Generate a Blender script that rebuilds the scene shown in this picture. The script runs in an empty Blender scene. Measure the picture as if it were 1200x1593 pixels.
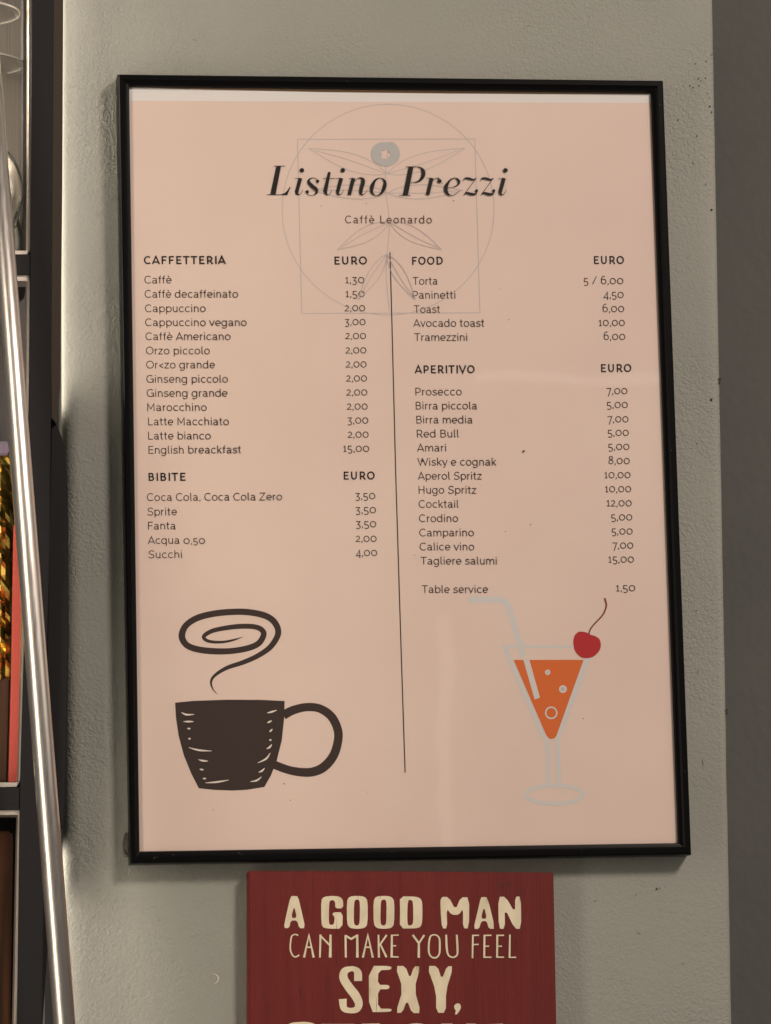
import bpy, bmesh, math, random
from mathutils import Vector, Matrix, noise
from mathutils.geometry import tessellate_polygon
random.seed(7)
S = bpy.context.scene
COL = S.collection
# ------------------------------------------------------------------ camera
W0, H0, F = 1200.0, 1593.0, 6500.0
PA, PB, PC, TX, TY, TZ = -0.1498946, -0.1475500, -0.0257979, 0.0163205, -0.0450076, 3.7923267
ROLL, Z0 = 0.020, 1.75
def _R(a, b, c):
    return Matrix.Rotation(c, 3, 'Z') @ Matrix.Rotation(a, 3, 'X') @ Matrix.Rotation(b, 3, 'Y')
RM = _R(PA, PB, PC); TV = Vector((TX, TY, TZ))
def to_world(u, v, w):            # wall coordinates: right, up, out of the wall
    c, s = math.cos(ROLL), math.sin(ROLL)
    return Vector((u*c - v*s, -w, u*s + v*c + Z0))
FLIP = Matrix(((1,0,0),(0,-1,0),(0,0,-1)))
def cam_to_wall(v):
    return FLIP @ (RM.transposed() @ v)
CAMW = cam_to_wall(-TV)
def at(px, py, w):                # the wall-parallel plane w metres out, seen through a photo pixel
    d = cam_to_wall(Vector(((px-W0/2)/F, (py-H0/2)/F, 1.0)))
    k = (w - CAMW.z) / d.z
    p = CAMW + d*k
    return to_world(p.x, p.y, w)
cd = bpy.data.cameras.new('camera'); cam = bpy.data.objects.new('camera', cd); COL.objects.link(cam)
o_ = to_world(0,0,0)
def dirw(v):
    q = cam_to_wall(v); return to_world(q.x, q.y, q.z) - o_
m3 = Matrix((dirw(Vector((1,0,0))), dirw(Vector((0,-1,0))), dirw(Vector((0,0,-1))))).transposed()
cam.matrix_world = Matrix.Translation(to_world(*CAMW)) @ m3.to_4x4()
cd.sensor_fit = 'HORIZONTAL'; cd.sensor_width = 36; cd.lens = 36*F/W0
cd.clip_start = 0.05; cd.clip_end = 100
S.camera = cam
# ------------------------------------------------------------------ light
wd = bpy.data.worlds.new('World'); S.world = wd; wd.use_nodes = True
bg = wd.node_tree.nodes['Background']
bg.inputs[0].default_value = (1.0, 0.88, 0.78, 1); bg.inputs[1].default_value = 0.11
S.view_settings.view_transform = 'Standard'; S.view_settings.look = 'None'
S.view_settings.exposure = 0.0; S.view_settings.gamma = 1.0
def lamp(name, loc, target, size, power, color, size_y=None, spread=None):
    l = bpy.data.lights.new(name, 'AREA'); l.energy = power; l.color = color
    l.shape = 'RECTANGLE' if size_y else 'DISK'; l.size = size
    if size_y: l.size_y = size_y
    if spread: l.spread = math.radians(spread)
    o = bpy.data.objects.new(name, l); COL.objects.link(o); o.location = loc
    o.rotation_euler = (Vector(target)-Vector(loc)).to_track_quat('-Z', 'Y').to_euler()
    return o
KEYP = to_world(2.05, 2.35, 3.45)
lamp('ceiling_lamp', KEYP, to_world(0,0,0), 0.95, 143, (1.0, 0.83, 0.725))
lamp('side_lamp', to_world(2.3, .0, 1.9), to_world(0,0,0), 2.2, 9, (1.0, 0.84, 0.72), size_y=1.6)
WARM = (1.0, 0.86, 0.68)
# two shelf lamps behind the post, raking along the wall
def rake(name, y0, y1, power, px=74, w=.004):
    a = at(px, y0, w); b = at(px, y1, w); c = (a+b)/2
    o = lamp(name, c, c+Vector((1,0,0)), 0.02, power, (1.0, .85, .72), size_y=(a-b).length, spread=110)
    o.rotation_euler = Matrix((Vector((0,1,0)), Vector((0,0,1)), Vector((-1,0,0)) )).transposed().inverted().to_euler()
    x = Vector((0,1,0)); z = Vector((-1,0,0)); y = z.cross(x)
    o.rotation_euler = Matrix((x, y, z)).transposed().to_euler()
rake('upper_shelf_lamp', -160, 600, 0.125, 76, -.006)
rake('lower_shelf_lamp', 1390, 1850, 0.07, 76, -.006)
rake('upper_gap_lamp', -160, 640, 0.11, 78, -.036)
rake('lower_gap_lamp', 1320, 1850, 0.07, 78, -.036)
# two added dim lights, placed only to mirror as pale streaks in the glazing
def added_streak_light(name, p0, p1, width, radiance, dist=1.6):
    e = []
    for px, py in (p0, p1):
        d = cam_to_wall(Vector(((px-W0/2)/F, (py-H0/2)/F, 1.0))); k = (-.0055-CAMW.z)/d.z; p = CAMW + d*k
        r = Vector((d.x, d.y, -d.z)).normalized(); q = p + r*dist; e.append(to_world(q.x, q.y, q.z)); tgt = to_world(p.x, p.y, p.z)
    c = (e[0]+e[1])/2; L = (e[0]-e[1]).length; y = (e[0]-e[1]).normalized(); z = (c-tgt).normalized()
    x = y.cross(z).normalized(); z = x.cross(y)
    o = lamp(name, c, tgt, width, radiance*math.pi*width*L*4, (1.0, .88, .78), size_y=L)
    o.rotation_euler = Matrix((x, y, z)).transposed().to_euler()
added_streak_light('tube_lamp_upright', (694,960), (690,1420), .016, .24)
added_streak_light('tube_lamp_level', (740,586), (1200,584), .012, .30)
# lamp in the cabinet, left of the picture
lamp('cabinet_lamp', at(-190, 20, 0.02), at(20, 250, -0.05), 0.10, 0.55, WARM, size_y=0.10)
lamp('counter_lamp', at(-500, 900, 0.45), at(20, 900, 0.0), 0.14, 3.6, WARM, size_y=1.6)  # added light out of view, gives the pole its left highlight

# ------------------------------------------------------------------ materials
def mat(name, col, rough=0.6, metal=0.0, spec=0.5, **kw):
    m = bpy.data.materials.new(name); m.use_nodes = True
    b = m.node_tree.nodes['Principled BSDF']
    b.inputs['Base Color'].default_value = (*col, 1); b.inputs['Roughness'].default_value = rough
    b.inputs['Metallic'].default_value = metal; b.inputs['Specular IOR Level'].default_value = spec
    for k, v in kw.items(): b.inputs[k].default_value = v
    return m
def nodes(m): return m.node_tree.nodes, m.node_tree.links, m.node_tree.nodes['Principled BSDF']
def vary(m, col_a, col_b, scale=(8,8,8), detail=6, lo=0.35, hi=0.65, distortion=0.0):
    n, l, b = nodes(m)
    tc = n.new('ShaderNodeTexCoord'); mp = n.new('ShaderNodeMapping'); mp.inputs['Scale'].default_value = scale
    t = n.new('ShaderNodeTexNoise'); t.inputs['Scale'].default_value = 1; t.inputs['Detail'].default_value = detail
    t.inputs['Distortion'].default_value = distortion
    r = n.new('ShaderNodeValToRGB')
    r.color_ramp.elements[0].position = lo; r.color_ramp.elements[0].color = (*col_a, 1)
    r.color_ramp.elements[1].position = hi; r.color_ramp.elements[1].color = (*col_b, 1)
    l.new(tc.outputs['Object'], mp.inputs[0]); l.new(mp.outputs[0], t.inputs[0])
    l.new(t.outputs[0], r.inputs[0]); l.new(r.outputs[0], b.inputs['Base Color'])
    return r
def bump(m, scale, strength, dist, detail=2, prev=None, distortion=0.0):
    n, l, b = nodes(m)
    tc = n.new('ShaderNodeTexCoord'); mp = n.new('ShaderNodeMapping'); mp.inputs['Scale'].default_value = scale
    t = n.new('ShaderNodeTexNoise'); t.inputs['Scale'].default_value = 1; t.inputs['Detail'].default_value = detail
    t.inputs['Distortion'].default_value = distortion
    bp = n.new('ShaderNodeBump'); bp.inputs['Strength'].default_value = strength; bp.inputs['Distance'].default_value = dist
    l.new(tc.outputs['Object'], mp.inputs[0]); l.new(mp.outputs[0], t.inputs[0]); l.new(t.outputs[0], bp.inputs['Height'])
    if prev: l.new(prev.outputs[0], bp.inputs['Normal'])
    l.new(bp.outputs[0], b.inputs['Normal'])
    return bp
M = {}
M['wall'] = mat('wall_plaster', (.33,.37,.31), .72, spec=.3)
vary(M['wall'], (.300,.314,.278), (.338,.350,.312), (5,5,5), 5, .3, .7)
p1 = bump(M['wall'], (350,350,350), .6, .0019, 2, distortion=.6)
def patchy(m, b_, scale, lo, hi):     # the roller grain fades in and out over the wall
    n, l, _ = nodes(m)
    tc = n.new('ShaderNodeTexCoord'); t = n.new('ShaderNodeTexNoise'); t.inputs['Scale'].default_value = scale; t.inputs['Detail'].default_value = 2
    mr = n.new('ShaderNodeMapRange'); mr.inputs['From Min'].default_value = .38; mr.inputs['From Max'].default_value = .62
    mr.inputs['To Min'].default_value = lo; mr.inputs['To Max'].default_value = hi
    l.new(tc.outputs['Object'], t.inputs[0]); l.new(t.outputs[0], mr.inputs[0]); l.new(mr.outputs[0], b_.inputs['Strength'])
patchy(M['wall'], p1, 7, .34, .8)
p2 = bump(M['wall'], (22,22,22), .16, .006, 3, prev=p1)
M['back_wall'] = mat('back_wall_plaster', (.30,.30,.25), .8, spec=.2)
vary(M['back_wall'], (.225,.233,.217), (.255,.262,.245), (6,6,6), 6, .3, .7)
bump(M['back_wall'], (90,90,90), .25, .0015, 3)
M['black'] = mat('black_frame', (.004,.004,.0045), .30, spec=.10)
bump(M['black'], (500,500,500), .06, .0004)
M['shelf'] = mat('powder_coated_black', (.0115,.011,.0125), .5, spec=.22)
bump(M['shelf'], (900,900,900), .3, .0003)
M['panel'] = mat('dark_panel', (.006,.006,.007), .5, spec=.3)
M['trim'] = mat('aluminium_trim', (.78,.72,.66), .42, 1.0)
bump(M['trim'], (30,30,700), .3, .0003)
M['steel'] = mat('brushed_steel', (.42,.40,.38), .38, 1.0)
vary(M['steel'], (.34,.32,.30), (.5,.47,.44), (900,900,3), 3, .3, .7)
M['darksteel'] = mat('dark_steel', (.10,.095,.095), .55, .6)
M['cheek'] = mat('dark_bronze_metal', (.10,.08,.062), .35, .7)
M['chrome'] = mat('satin_chrome', (.78,.745,.70), .31, 1.0)
M['paper'] = mat('white_paper', (.80,.79,.79), .7, spec=.3)
M['peach'] = mat('peach_print', (.78,.63,.525), .55, spec=.3)
vary(M['peach'], (.765,.615,.55), (.805,.66,.59), (7,7,7), 4, .3, .7)
M['mdf'] = mat('backing_board', (.42,.27,.15), .8)
M['ink'] = mat('brown_black_ink', (.028,.015,.012), .6, spec=.3)
M['ink2'] = mat('soft_brown_ink', (.11,.065,.05), .6, spec=.3)
M['inkb'] = mat('black_ink', (.007,.005,.005), .6, spec=.3)
M['cup'] = mat('dark_brown_ink', (.040,.025,.021), .6, spec=.3)
M['pale'] = mat('pale_grey_ink', (.66,.66,.66), .6, spec=.3)
M['emblem'] = mat('faint_grey_ink', (.56,.50,.50), .6, spec=.3)
M['hair'] = mat('grey_blue_ink', (.50,.50,.50), .6, spec=.3)
M['tick'] = mat('cream_tick_ink', (.80,.72,.66), .6, spec=.3)
M['orange'] = mat('orange_ink', (.70,.155,.030), .55, spec=.3)
M['cherry'] = mat('cherry_ink', (.46,.020,.025), .55, spec=.3)
M['stalk'] = mat('stalk_ink', (.22,.04,.03), .6, spec=.3)
M['red'] = mat('red_painted_wood', (.13,.02,.02), .6, spec=.3)
vary(M['red'], (.130,.0135,.0115), (.162,.0185,.0145), (60,60,5), 7, .35, .68, distortion=.8)
bump(M['red'], (420,420,12), .5, .0012, 5, distortion=.5)
M['cream'] = mat('cream_letter_paint', (.74,.64,.43), .7, spec=.2)
vary(M['cream'], (.72,.64,.46), (.83,.75,.56), (90,90,60), 4, .35, .65)
M['cardred'] = mat('red_card', (.85,.15,.12), .45, spec=.4)
M['wood'] = mat('dark_brown_wood', (.06,.025,.012), .5)
vary(M['wood'], (.035,.013,.007), (.11,.045,.02), (160,160,6), 6, .35, .65)
M['speck'] = mat('dark_speck', (.03,.025,.02), .8)
M['dust'] = mat('grey_dust', (.09,.085,.08), .9)
M['scratch'] = mat('wall_scratch', (.17,.165,.14), .8)
M['chip'] = mat('pale_scuff', (.7,.66,.58), .7)
def glassmat(name, col, rough=0.0, ior=1.45):
    m = bpy.data.materials.new(name); m.use_nodes = True
    n, l, b = nodes(m)
    b.inputs['Base Color'].default_value = (*col, 1); b.inputs['Roughness'].default_value = rough
    b.inputs['IOR'].default_value = ior; b.inputs['Transmission Weight'].default_value = 1.0
    return m
def thin_glass(name, p, k, base, rough, tint):
    g = bpy.data.materials.new(name); g.use_nodes = True
    gn, gl = g.node_tree.nodes, g.node_tree.links; gn.remove(gn['Principled BSDF'])
    tr = gn.new('ShaderNodeBsdfTransparent'); gs = gn.new('ShaderNodeBsdfGlossy'); gs.inputs['Roughness'].default_value = rough
    tr.inputs[0].default_value = (tint, tint, tint*.99, 1)
    lw = gn.new('ShaderNodeLayerWeight'); lw.inputs[0].default_value = .5; mx = gn.new('ShaderNodeMixShader')
    pw = gn.new('ShaderNodeMath'); pw.operation = 'POWER'; pw.inputs[1].default_value = p
    ma = gn.new('ShaderNodeMath'); ma.operation = 'MULTIPLY_ADD'; ma.inputs[1].default_value = k; ma.inputs[2].default_value = base
    gl.new(lw.outputs['Facing'], pw.inputs[0]); gl.new(pw.outputs[0], ma.inputs[0]); gl.new(ma.outputs[0], mx.inputs[0])
    gl.new(tr.outputs[0], mx.inputs[1]); gl.new(gs.outputs[0], mx.inputs[2]); gl.new(mx.outputs[0], gn['Material Output'].inputs[0])
    return g, gs
M['glass'], _g = thin_glass('clear_glass', 1.6, .75, .07, .14, .96)
M['rimglass'] = mat('glass_edge', (.80,.78,.74), .12, 0.0, spec=.8, Alpha=.75)  # whitish colour stands in for the bright glint along the glass edge
M['tape'] = glassmat('clear_plastic', (.95,.93,.9), 0.15)
M['gold'] = mat('gold_foil', (.85,.50,.05), .17, .92)
vary(M['gold'], (.34,.20,.04), (.98,.70,.16), (60,60,30), 3, .35, .6)
M['mauve'] = mat('mauve_film', (.34,.28,.40), .3)
# thin glazing: clear with a faint sheen
g, gs = thin_glass('glazing', 5, .6, .045, .03, .985); M['glazing'] = g
n_, l_ = g.node_tree.nodes, g.node_tree.links
tc = n_.new('ShaderNodeTexCoord'); t = n_.new('ShaderNodeTexNoise'); t.inputs['Scale'].default_value = 7; t.inputs['Detail'].default_value = 2
bp = n_.new('ShaderNodeBump'); bp.inputs['Strength'].default_value = .5; bp.inputs['Distance'].default_value = .0008
l_.new(tc.outputs['Object'], t.inputs[0]); l_.new(t.outputs[0], bp.inputs['Height']); l_.new(bp.outputs[0], gs.inputs['Normal'])

# ------------------------------------------------------------------ helpers
def link(name, me, parent=None, smooth=False):
    o = bpy.data.objects.new(name, me); COL.objects.link(o)
    if parent is not None:
        o.parent = parent; o.matrix_parent_inverse = Matrix.Identity(4)
        me.transform(Matrix.Translation(-base_of(parent)))
    if smooth:
        for p in me.polygons: p.use_smooth = True
    return o
_base = {}
def base_of(o): return _base.get(o.name, Vector((0,0,0)))
def thing(name, loc, label, cat, group=None):
    o = bpy.data.objects.new(name, None); COL.objects.link(o); o.location = loc; o.empty_display_size = .02
    _base[o.name] = Vector(loc)
    o['label'] = label; o['category'] = cat
    if group: o['group'] = group
    return o
def part(name, me, parent, smooth=False):
    o = link(name, me, parent, smooth); _base[o.name] = base_of(parent)   # part origins sit on their thing's base
    return o
def mesh(name, verts, faces, mats, fm=None):
    me = bpy.data.meshes.new(name); me.from_pydata([tuple(v) for v in verts], [], faces)
    for m in mats: me.materials.append(M[m])
    if fm:
        for p, k in zip(me.polygons, fm): p.material_index = k
    me.update(); return me
def fix(me):
    bm = bmesh.new(); bm.from_mesh(me); bmesh.ops.recalc_face_normals(bm, faces=bm.faces); bm.to_mesh(me); bm.free(); return me
def slab(name, px, w_front, w_back, m, bev=0.0, seg=2):
    """prism whose front outline is a list of photo pixels on plane w_front"""
    fpts = [at(x, y, w_front) for x, y in px]
    off = Vector((0, w_front-w_back, 0)); n = len(px)
    vs = fpts + [p+off for p in fpts]
    fs = [tuple(range(n))[::-1], tuple(range(n, 2*n))] + [(i, (i+1)%n, n+(i+1)%n, n+i) for i in range(n)]
    me = fix(mesh(name, vs, fs, [m]))
    if bev:
        bm = bmesh.new(); bm.from_mesh(me)
        bmesh.ops.bevel(bm, geom=list(bm.edges), offset=bev, segments=seg, affect='EDGES', clamp_overlap=True)
        bm.to_mesh(me); bm.free()
    return me
def catmull(P, closed=False, n=8):
    out = []; N = len(P)
    for i in range(N if closed else N-1):
        g = (lambda k: P[k % N]) if closed else (lambda k: P[max(0, min(N-1, k))])
        a, b, c, d = g(i-1), g(i), g(i+1), g(i+2)
        for k in range(n):
            t = k/n
            out.append(tuple(.5*((2*b[j]) + (-a[j]+c[j])*t + (2*a[j]-5*b[j]+4*c[j]-d[j])*t*t + (-a[j]+3*b[j]-3*c[j]+d[j])*t**3) for j in range(len(b))))
    if not closed: out.append(tuple(P[-1]))
    return out
def chaikin(P, it):
    for _ in range(it):
        Q = []
        for i in range(len(P)):
            a, b = P[i], P[(i+1) % len(P)]
            Q += [(a[0]*.78+b[0]*.22, a[1]*.78+b[1]*.22), (a[0]*.22+b[0]*.78, a[1]*.22+b[1]*.78)]
        P = Q
    return P
class Print:
    """flat ink laid on a sheet at plane w; shapes are given in photo pixels (or a zoomed crop of it)"""
    def __init__(s, w): s.w = w; s.v = []; s.f = []; s.m = []; s.mats = []; s.k = 0; s.z = (0,0,1)
    def zoom(s, ox, oy, sc): s.z = (ox, oy, sc); return s
    def mi(s, m):
        if m not in s.mats: s.mats.append(m)
        return s.mats.index(m)
    def P(s, x, y):
        ox, oy, sc = s.z
        return at(ox+x/sc, oy+y/sc, s.w + s.k*1.5e-5)
    def ribbon(s, pts, w, m, smooth=False, closed=False, n=8):
        if m == 'inkb' and s.z[2] > 5: w = [q*(.93 if q > 10 else .85) for q in (w if hasattr(w, '__len__') else [w]*len(pts))]
        if not hasattr(w, '__len__'): w = [w]*len(pts)
        Q = [(p[0], p[1], q) for p, q in zip(pts, w)]
        if smooth: Q = catmull(Q, closed, n)
        N = len(Q); L = []; 
        for i in range(N):
            if closed: a, c = Q[i-1], Q[(i+1) % N]
            else: a, c = Q[max(0, i-1)], Q[min(N-1, i+1)]
            b = Q[i]
            d1 = Vector((b[0]-a[0], b[1]-a[1])); d2 = Vector((c[0]-b[0], c[1]-b[1]))
            if d1.length < 1e-9: d1 = d2
            if d2.length < 1e-9: d2 = d1
            d1 = d1.normalized(); d2 = d2.normalized(); t = d1+d2
            t = t.normalized() if t.length > 1e-6 else d1
            nn = Vector((-t.y, t.x)); cs = max(.42, nn.dot(Vector((-d1.y, d1.x))))
            h = max(.01, b[2])/2/cs
            L.append(((b[0]+nn.x*h, b[1]+nn.y*h), (b[0]-nn.x*h, b[1]-nn.y*h)))
        b0 = len(s.v); k = s.mi(m)
        for l, r in L: s.v += [s.P(*l), s.P(*r)]
        for i in range(N if closed else N-1):
            j = (i+1) % N
            s.f.append((b0+2*i, b0+2*i+1, b0+2*j+1, b0+2*j)); s.m.append(k)
        s.k += 1
    def poly(s, outer, m, holes=(), rnd=0):
        rings = [chaikin(list(outer), rnd)] + [chaikin(list(h), rnd) for h in holes]
        tris = tessellate_polygon([[Vector((x, y, 0)) for x, y in r] for r in rings])
        b0 = len(s.v); k = s.mi(m)
        for r in rings: s.v += [s.P(x, y) for x, y in r]
        for t in tris: s.f.append(tuple(b0+i for i in t)); s.m.append(k)
        s.k += 1
    def disc(s, x, y, r, m, n=20, ry=None):
        ry = ry or r
        s.poly([(x+r*math.cos(a*2*math.pi/n), y+ry*math.sin(a*2*math.pi/n)) for a in range(n)], m)
    def ring(s, x, y, rx, ry, w, m, n=96):
        s.ribbon([(x+rx*math.cos(a*2*math.pi/n), y+ry*math.sin(a*2*math.pi/n)) for a in range(n)], w, m, closed=True)
    def build(s, name, parent, label=None):
        me = mesh(name, s.v, s.f, s.mats, s.m)
        for p in me.polygons:
            if p.normal.y > 0: p.flip()
        me.update()
        o = part(name, me, parent)
        if label: o['label'] = label
        return o
# ------------------------------------------------------------------ stroke alphabet (geometric sans)
C_, X_ = .71, .52
def arc(cx, cy, rx, ry, a0, a1, n=14):
    return [(cx+rx*math.cos(math.radians(a0+(a1-a0)*i/n)), cy+ry*math.sin(math.radians(a0+(a1-a0)*i/n))) for i in range(n+1)]
def glyph(ch, h):
    C, X = C_, X_; c0, c1, x1 = h, C-h, X-h
    def bowl(x0, y0, y1, xr, left=False):
        r = (y1-y0)/2; rx = min(r, abs(xr-x0)); cx = xr-rx if not left else xr+rx
        a = arc(cx, (y0+y1)/2, rx, r, 90, -90) if not left else arc(cx, (y0+y1)/2, rx, r, 90, 270)
        return [(x0, y1)] + a + [(x0, y0)]
    o = lambda cx, r=.235: arc(cx, X/2, r+.02-h, X/2+.005-h, 90, 450, 24)
    G = {
    'A': (.66, [[(.03,0),(.33,C-.03),(.63,0)], [(.14,.19),(.52,.19)]]),
    'B': (.64, [[(.10+h,0),(.10+h,C)], bowl(.1+h,c0,.37,.59-h), bowl(.1+h,.37,c1,.55-h)]),
    'C': (.69, [arc(.39,C/2,.345-h,C/2+.005-h,48,312,22)]),
    'D': (.73, [[(.1+h,0),(.1+h,C)], bowl(.1+h,c0,c1,.68-h)]),
    'E': (.60, [[(.1+h,0),(.1+h,C)], [(.1,c1),(.54,c1)], [(.1,.365),(.49,.365)], [(.1,c0),(.55,c0)]]),
    'F': (.57, [[(.1+h,0),(.1+h,C)], [(.1,c1),(.54,c1)], [(.1,.35),(.48,.35)]]),
    'G': (.73, [arc(.39,C/2,.345-h,C/2+.005-h,48,342,24), [(.42,.34),(.69,.34)], [(.69-h,.34),(.69-h,0.0)]]),
    'H': (.73, [[(.1+h,0),(.1+h,C)], [(.63-h,0),(.63-h,C)], [(.1,.365),(.63,.365)]]),
    'I': (.27, [[(.1+h,0),(.1+h,C)]]),
    'L': (.56, [[(.1+h,0),(.1+h,C)], [(.1,c0),(.52,c0)]]),
    'M': (.84, [[(.1+h,0),(.1+h,C-.02),(.42,.2),(.74-h,C-.02),(.74-h,0)]]),
    'O': (.76, [arc(.38,C/2,.345-h,C/2+.005-h,90,450,28)]),
    'P': (.62, [[(.1+h,0),(.1+h,C)], bowl(.1+h,.28,c1,.58-h)]),
    'R': (.65, [[(.1+h,0),(.1+h,C)], bowl(.1+h,.29,c1,.58-h), [(.36,.29),(.59,0)]]),
    'S': (.62, [catmull([(.55,.60),(.45,.67),(.31,.68),(.17,.62),(.12,.51),(.19,.41),(.33,.36),(.47,.31),(.54,.21),(.50,.09),(.35,.03),(.19,.04),(.06,.12)],n=4)]),
    'T': (.60, [[(.02,c1),(.58,c1)], [(.30,0),(.30,C)]]),
    'U': (.71, [[(.09+h,C),(.09+h,.3)] + arc(.355,.28,.265-h,.28-h,180,360) + [(.62-h,C)]]),
    'V': (.65, [[(.03,C),(.325,.03),(.62,C)]]),
    'W': (1.0, [[(.03,C),(.27,.03),(.43,.45)], [(.32,C*.75),(.5,.36)], [(.42,.48),(.50,.62)], [(.5,.62),(.73,.03),(.97,C)], [(.41,C-.0),(.60,.34)]]),
    'Z': (.62, [[(.06,c1),(.53,c1),(.06,c0),(.56,c0)]]),
    'a': (.56, [[(.09,.45)] + arc(.27,.34,.19-h,.18-h,120,0,10) + [(.46-h,.06),(.49,0.0)], arc(.245,.155,.195-h,.158-h,30,390,18)]),
    'b': (.60, [[(.08+h,0),(.08+h,C+.02)], o(.32)]),
    'c': (.53, [arc(.30,X/2,.255-h,X/2+.005-h,48,312,20)]),
    'd': (.60, [[(.52-h,0),(.52-h,C+.02)], o(.28)]),
    'e': (.56, [[(.06,.255),(.51-h,.255)] + arc(.285,X/2,.245-h,X/2+.005-h,2,315,22)]),
    'f': (.34, [[(.12+h,0),(.12+h,.56)] + arc(.27,.56,.15-h,.165-h,180,85,8), [(.03,X-h),(.30,X-h)]]),
    'g': (.60, [o(.28), [(.52-h,X),(.52-h,.0)] + arc(.28,-.02,.24-h,.2-h,0,-150,14)]),
    'h': (.57, [[(.08+h,0),(.08+h,C+.02)], [(.08+h,.26)] + arc(.285,.29,.205-h,.235-h,180,0) + [(.49-h,0)]]),
    'i': (.24, [[(.085+h,0),(.085+h,X)], [(.085+h,.63),(.085+h,.72)]]),
    'k': (.52, [[(.08+h,0),(.08+h,C+.02)], [(.44,X),(.12,.20)], [(.22,.29),(.46,0)]]),
    'l': (.27, [[(.08+h,C+.02),(.08+h,.12)] + arc(.2,.12,.12-h,.12-h,180,280,6)]),
    'm': (.87, [[(.08+h,0),(.08+h,X)], [(.08+h,.26)] + arc(.265,.31,.185-h,.215-h,180,0) + [(.45-h,0)], [(.45-h,.26)] + arc(.62,.31,.185-h,.215-h,180,0) + [(.805-h,0)]]),
    'n': (.57, [[(.08+h,0),(.08+h,X)], [(.08+h,.26)] + arc(.285,.29,.205-h,.235-h,180,0) + [(.49-h,0)]]),
    'o': (.59, [o(.295)]),
    'p': (.60, [[(.08+h,-.19),(.08+h,X)], o(.32)]),
    'q': (.60, [[(.52-h,-.19),(.52-h,X)], o(.28)]),
    'r': (.36, [[(.08+h,0),(.08+h,X)], [(.08+h,.28)] + arc(.33,.29,.25-h,.225-h,180,95,8)]),
    's': (.48, [catmull([(.42,.42),(.33,.48),(.22,.485),(.12,.44),(.11,.35),(.19,.285),(.31,.25),(.41,.18),(.39,.08),(.27,.035),(.15,.04),(.04,.11)],n=4)]),
    't': (.36, [[(.12+h,.67),(.12+h,.13)] + arc(.25,.13,.13-h,.13-h,180,290,8), [(.03,X-h),(.30,X-h)]]),
    'u': (.57, [[(.08+h,X),(.08+h,.24)] + arc(.285,.235,.205-h,.235-h,180,360) + [(.49-h,X)], [(.49-h,.2),(.49-h,0)]]),
    'v': (.50, [[(.03,X),(.25,.03),(.47,X)]]),
    'y': (.50, [[(.03,X),(.27,.02)], [(.47,X),(.22,-.12)] + arc(.13,-.08,.11,.085,-20,-110,5)]),
    'z': (.48, [[(.05,x1),(.41,x1),(.06,c0),(.43,c0)]]),
    '0': (.66, [arc(.33,X/2,.28-h,X/2+.005-h,90,450,26)]),
    '1': (.38, [[(.06,.40),(.20,X-.03),(.20,0)], [(.07,h),(.33,h)]]),
    '2': (.52, [arc(.26,.35,.19-h,.175-h,160,-25,14) + [(.07,h),(.47,h)]]),
    '3': (.52, [[(.07,X-h),(.43,X-h),(.22,.23)] + arc(.24,.05,.22-h,.205-h,80,-145,16)]),
    '4': (.56, [[(.41,-.16),(.41,X-.02),(.07,.03),(.52,.03)]]),
    '5': (.52, [[(.43,X-h),(.13,X-h),(.10,.24)] + arc(.25,.06,.225-h,.20-h,120,-140,18)]),
    '6': (.58, [arc(.29,.23,.24-h,.235-h,90,450,24), catmull([(.06+h,.24),(.10,.48),(.24,.66),(.42,.67)],n=5)]),
    '7': (.50, [[(.04,X-h),(.44,X-h),(.18,-.18)]]),
    '8': (.56, [arc(.28,.19,.23-h,.195-h,90,450,22), arc(.28,.53,.19-h,.165-h,90,450,20)]),
    ',': (.20, [[(.11,.09),(.11,.0),(.07,-.08)]]),
    '/': (.50, [[(.05,0),(.42,.66)]]),
    '<': (.50, [[(.42,.44),(.10,.25),(.42,.06)]]),
    ' ': (.26, []),
    }
    if ch == 'è':
        a, st = G['e']; return a, st + [[(.20,.72),(.31,.60)]]
    return G[ch]
def text_strokes(txt, h, track=0.0):
    x = 0; out = []; lo, hi = 1e9, -1e9
    for ch in txt:
        adv, st = glyph(ch, h)
        for s in st:
            q = [(px+x, py) for px, py in s]; out.append(q)
            for px, py in q: lo = min(lo, px-h*.7); hi = max(hi, px+h*.7)
        x += adv + track
    return out, lo, hi
def text_line(name, txt, x0, x1, yb, yr, cap, m, h, parent, w, track=0.0, lean=0.026):
    """line of print from photo x0 to x1, baseline yb (left) to yr (right), cap height in photo pixels"""
    st, lo, hi = text_strokes(txt, h, track)
    sx = (x1-x0)/(hi-lo); sy = cap/C_
    pr = Print(w)
    for s in st:
        pts = []
        for x, y in s:
            t = (x-lo)/(hi-lo)
            pts.append((x0 + (x-lo)*sx - y*sy*lean, yb + (yr-yb)*t - y*sy))
        pr.ribbon(pts, 2*h*(sx+sy)/2, m)
    return pr.build(name, parent)

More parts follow.
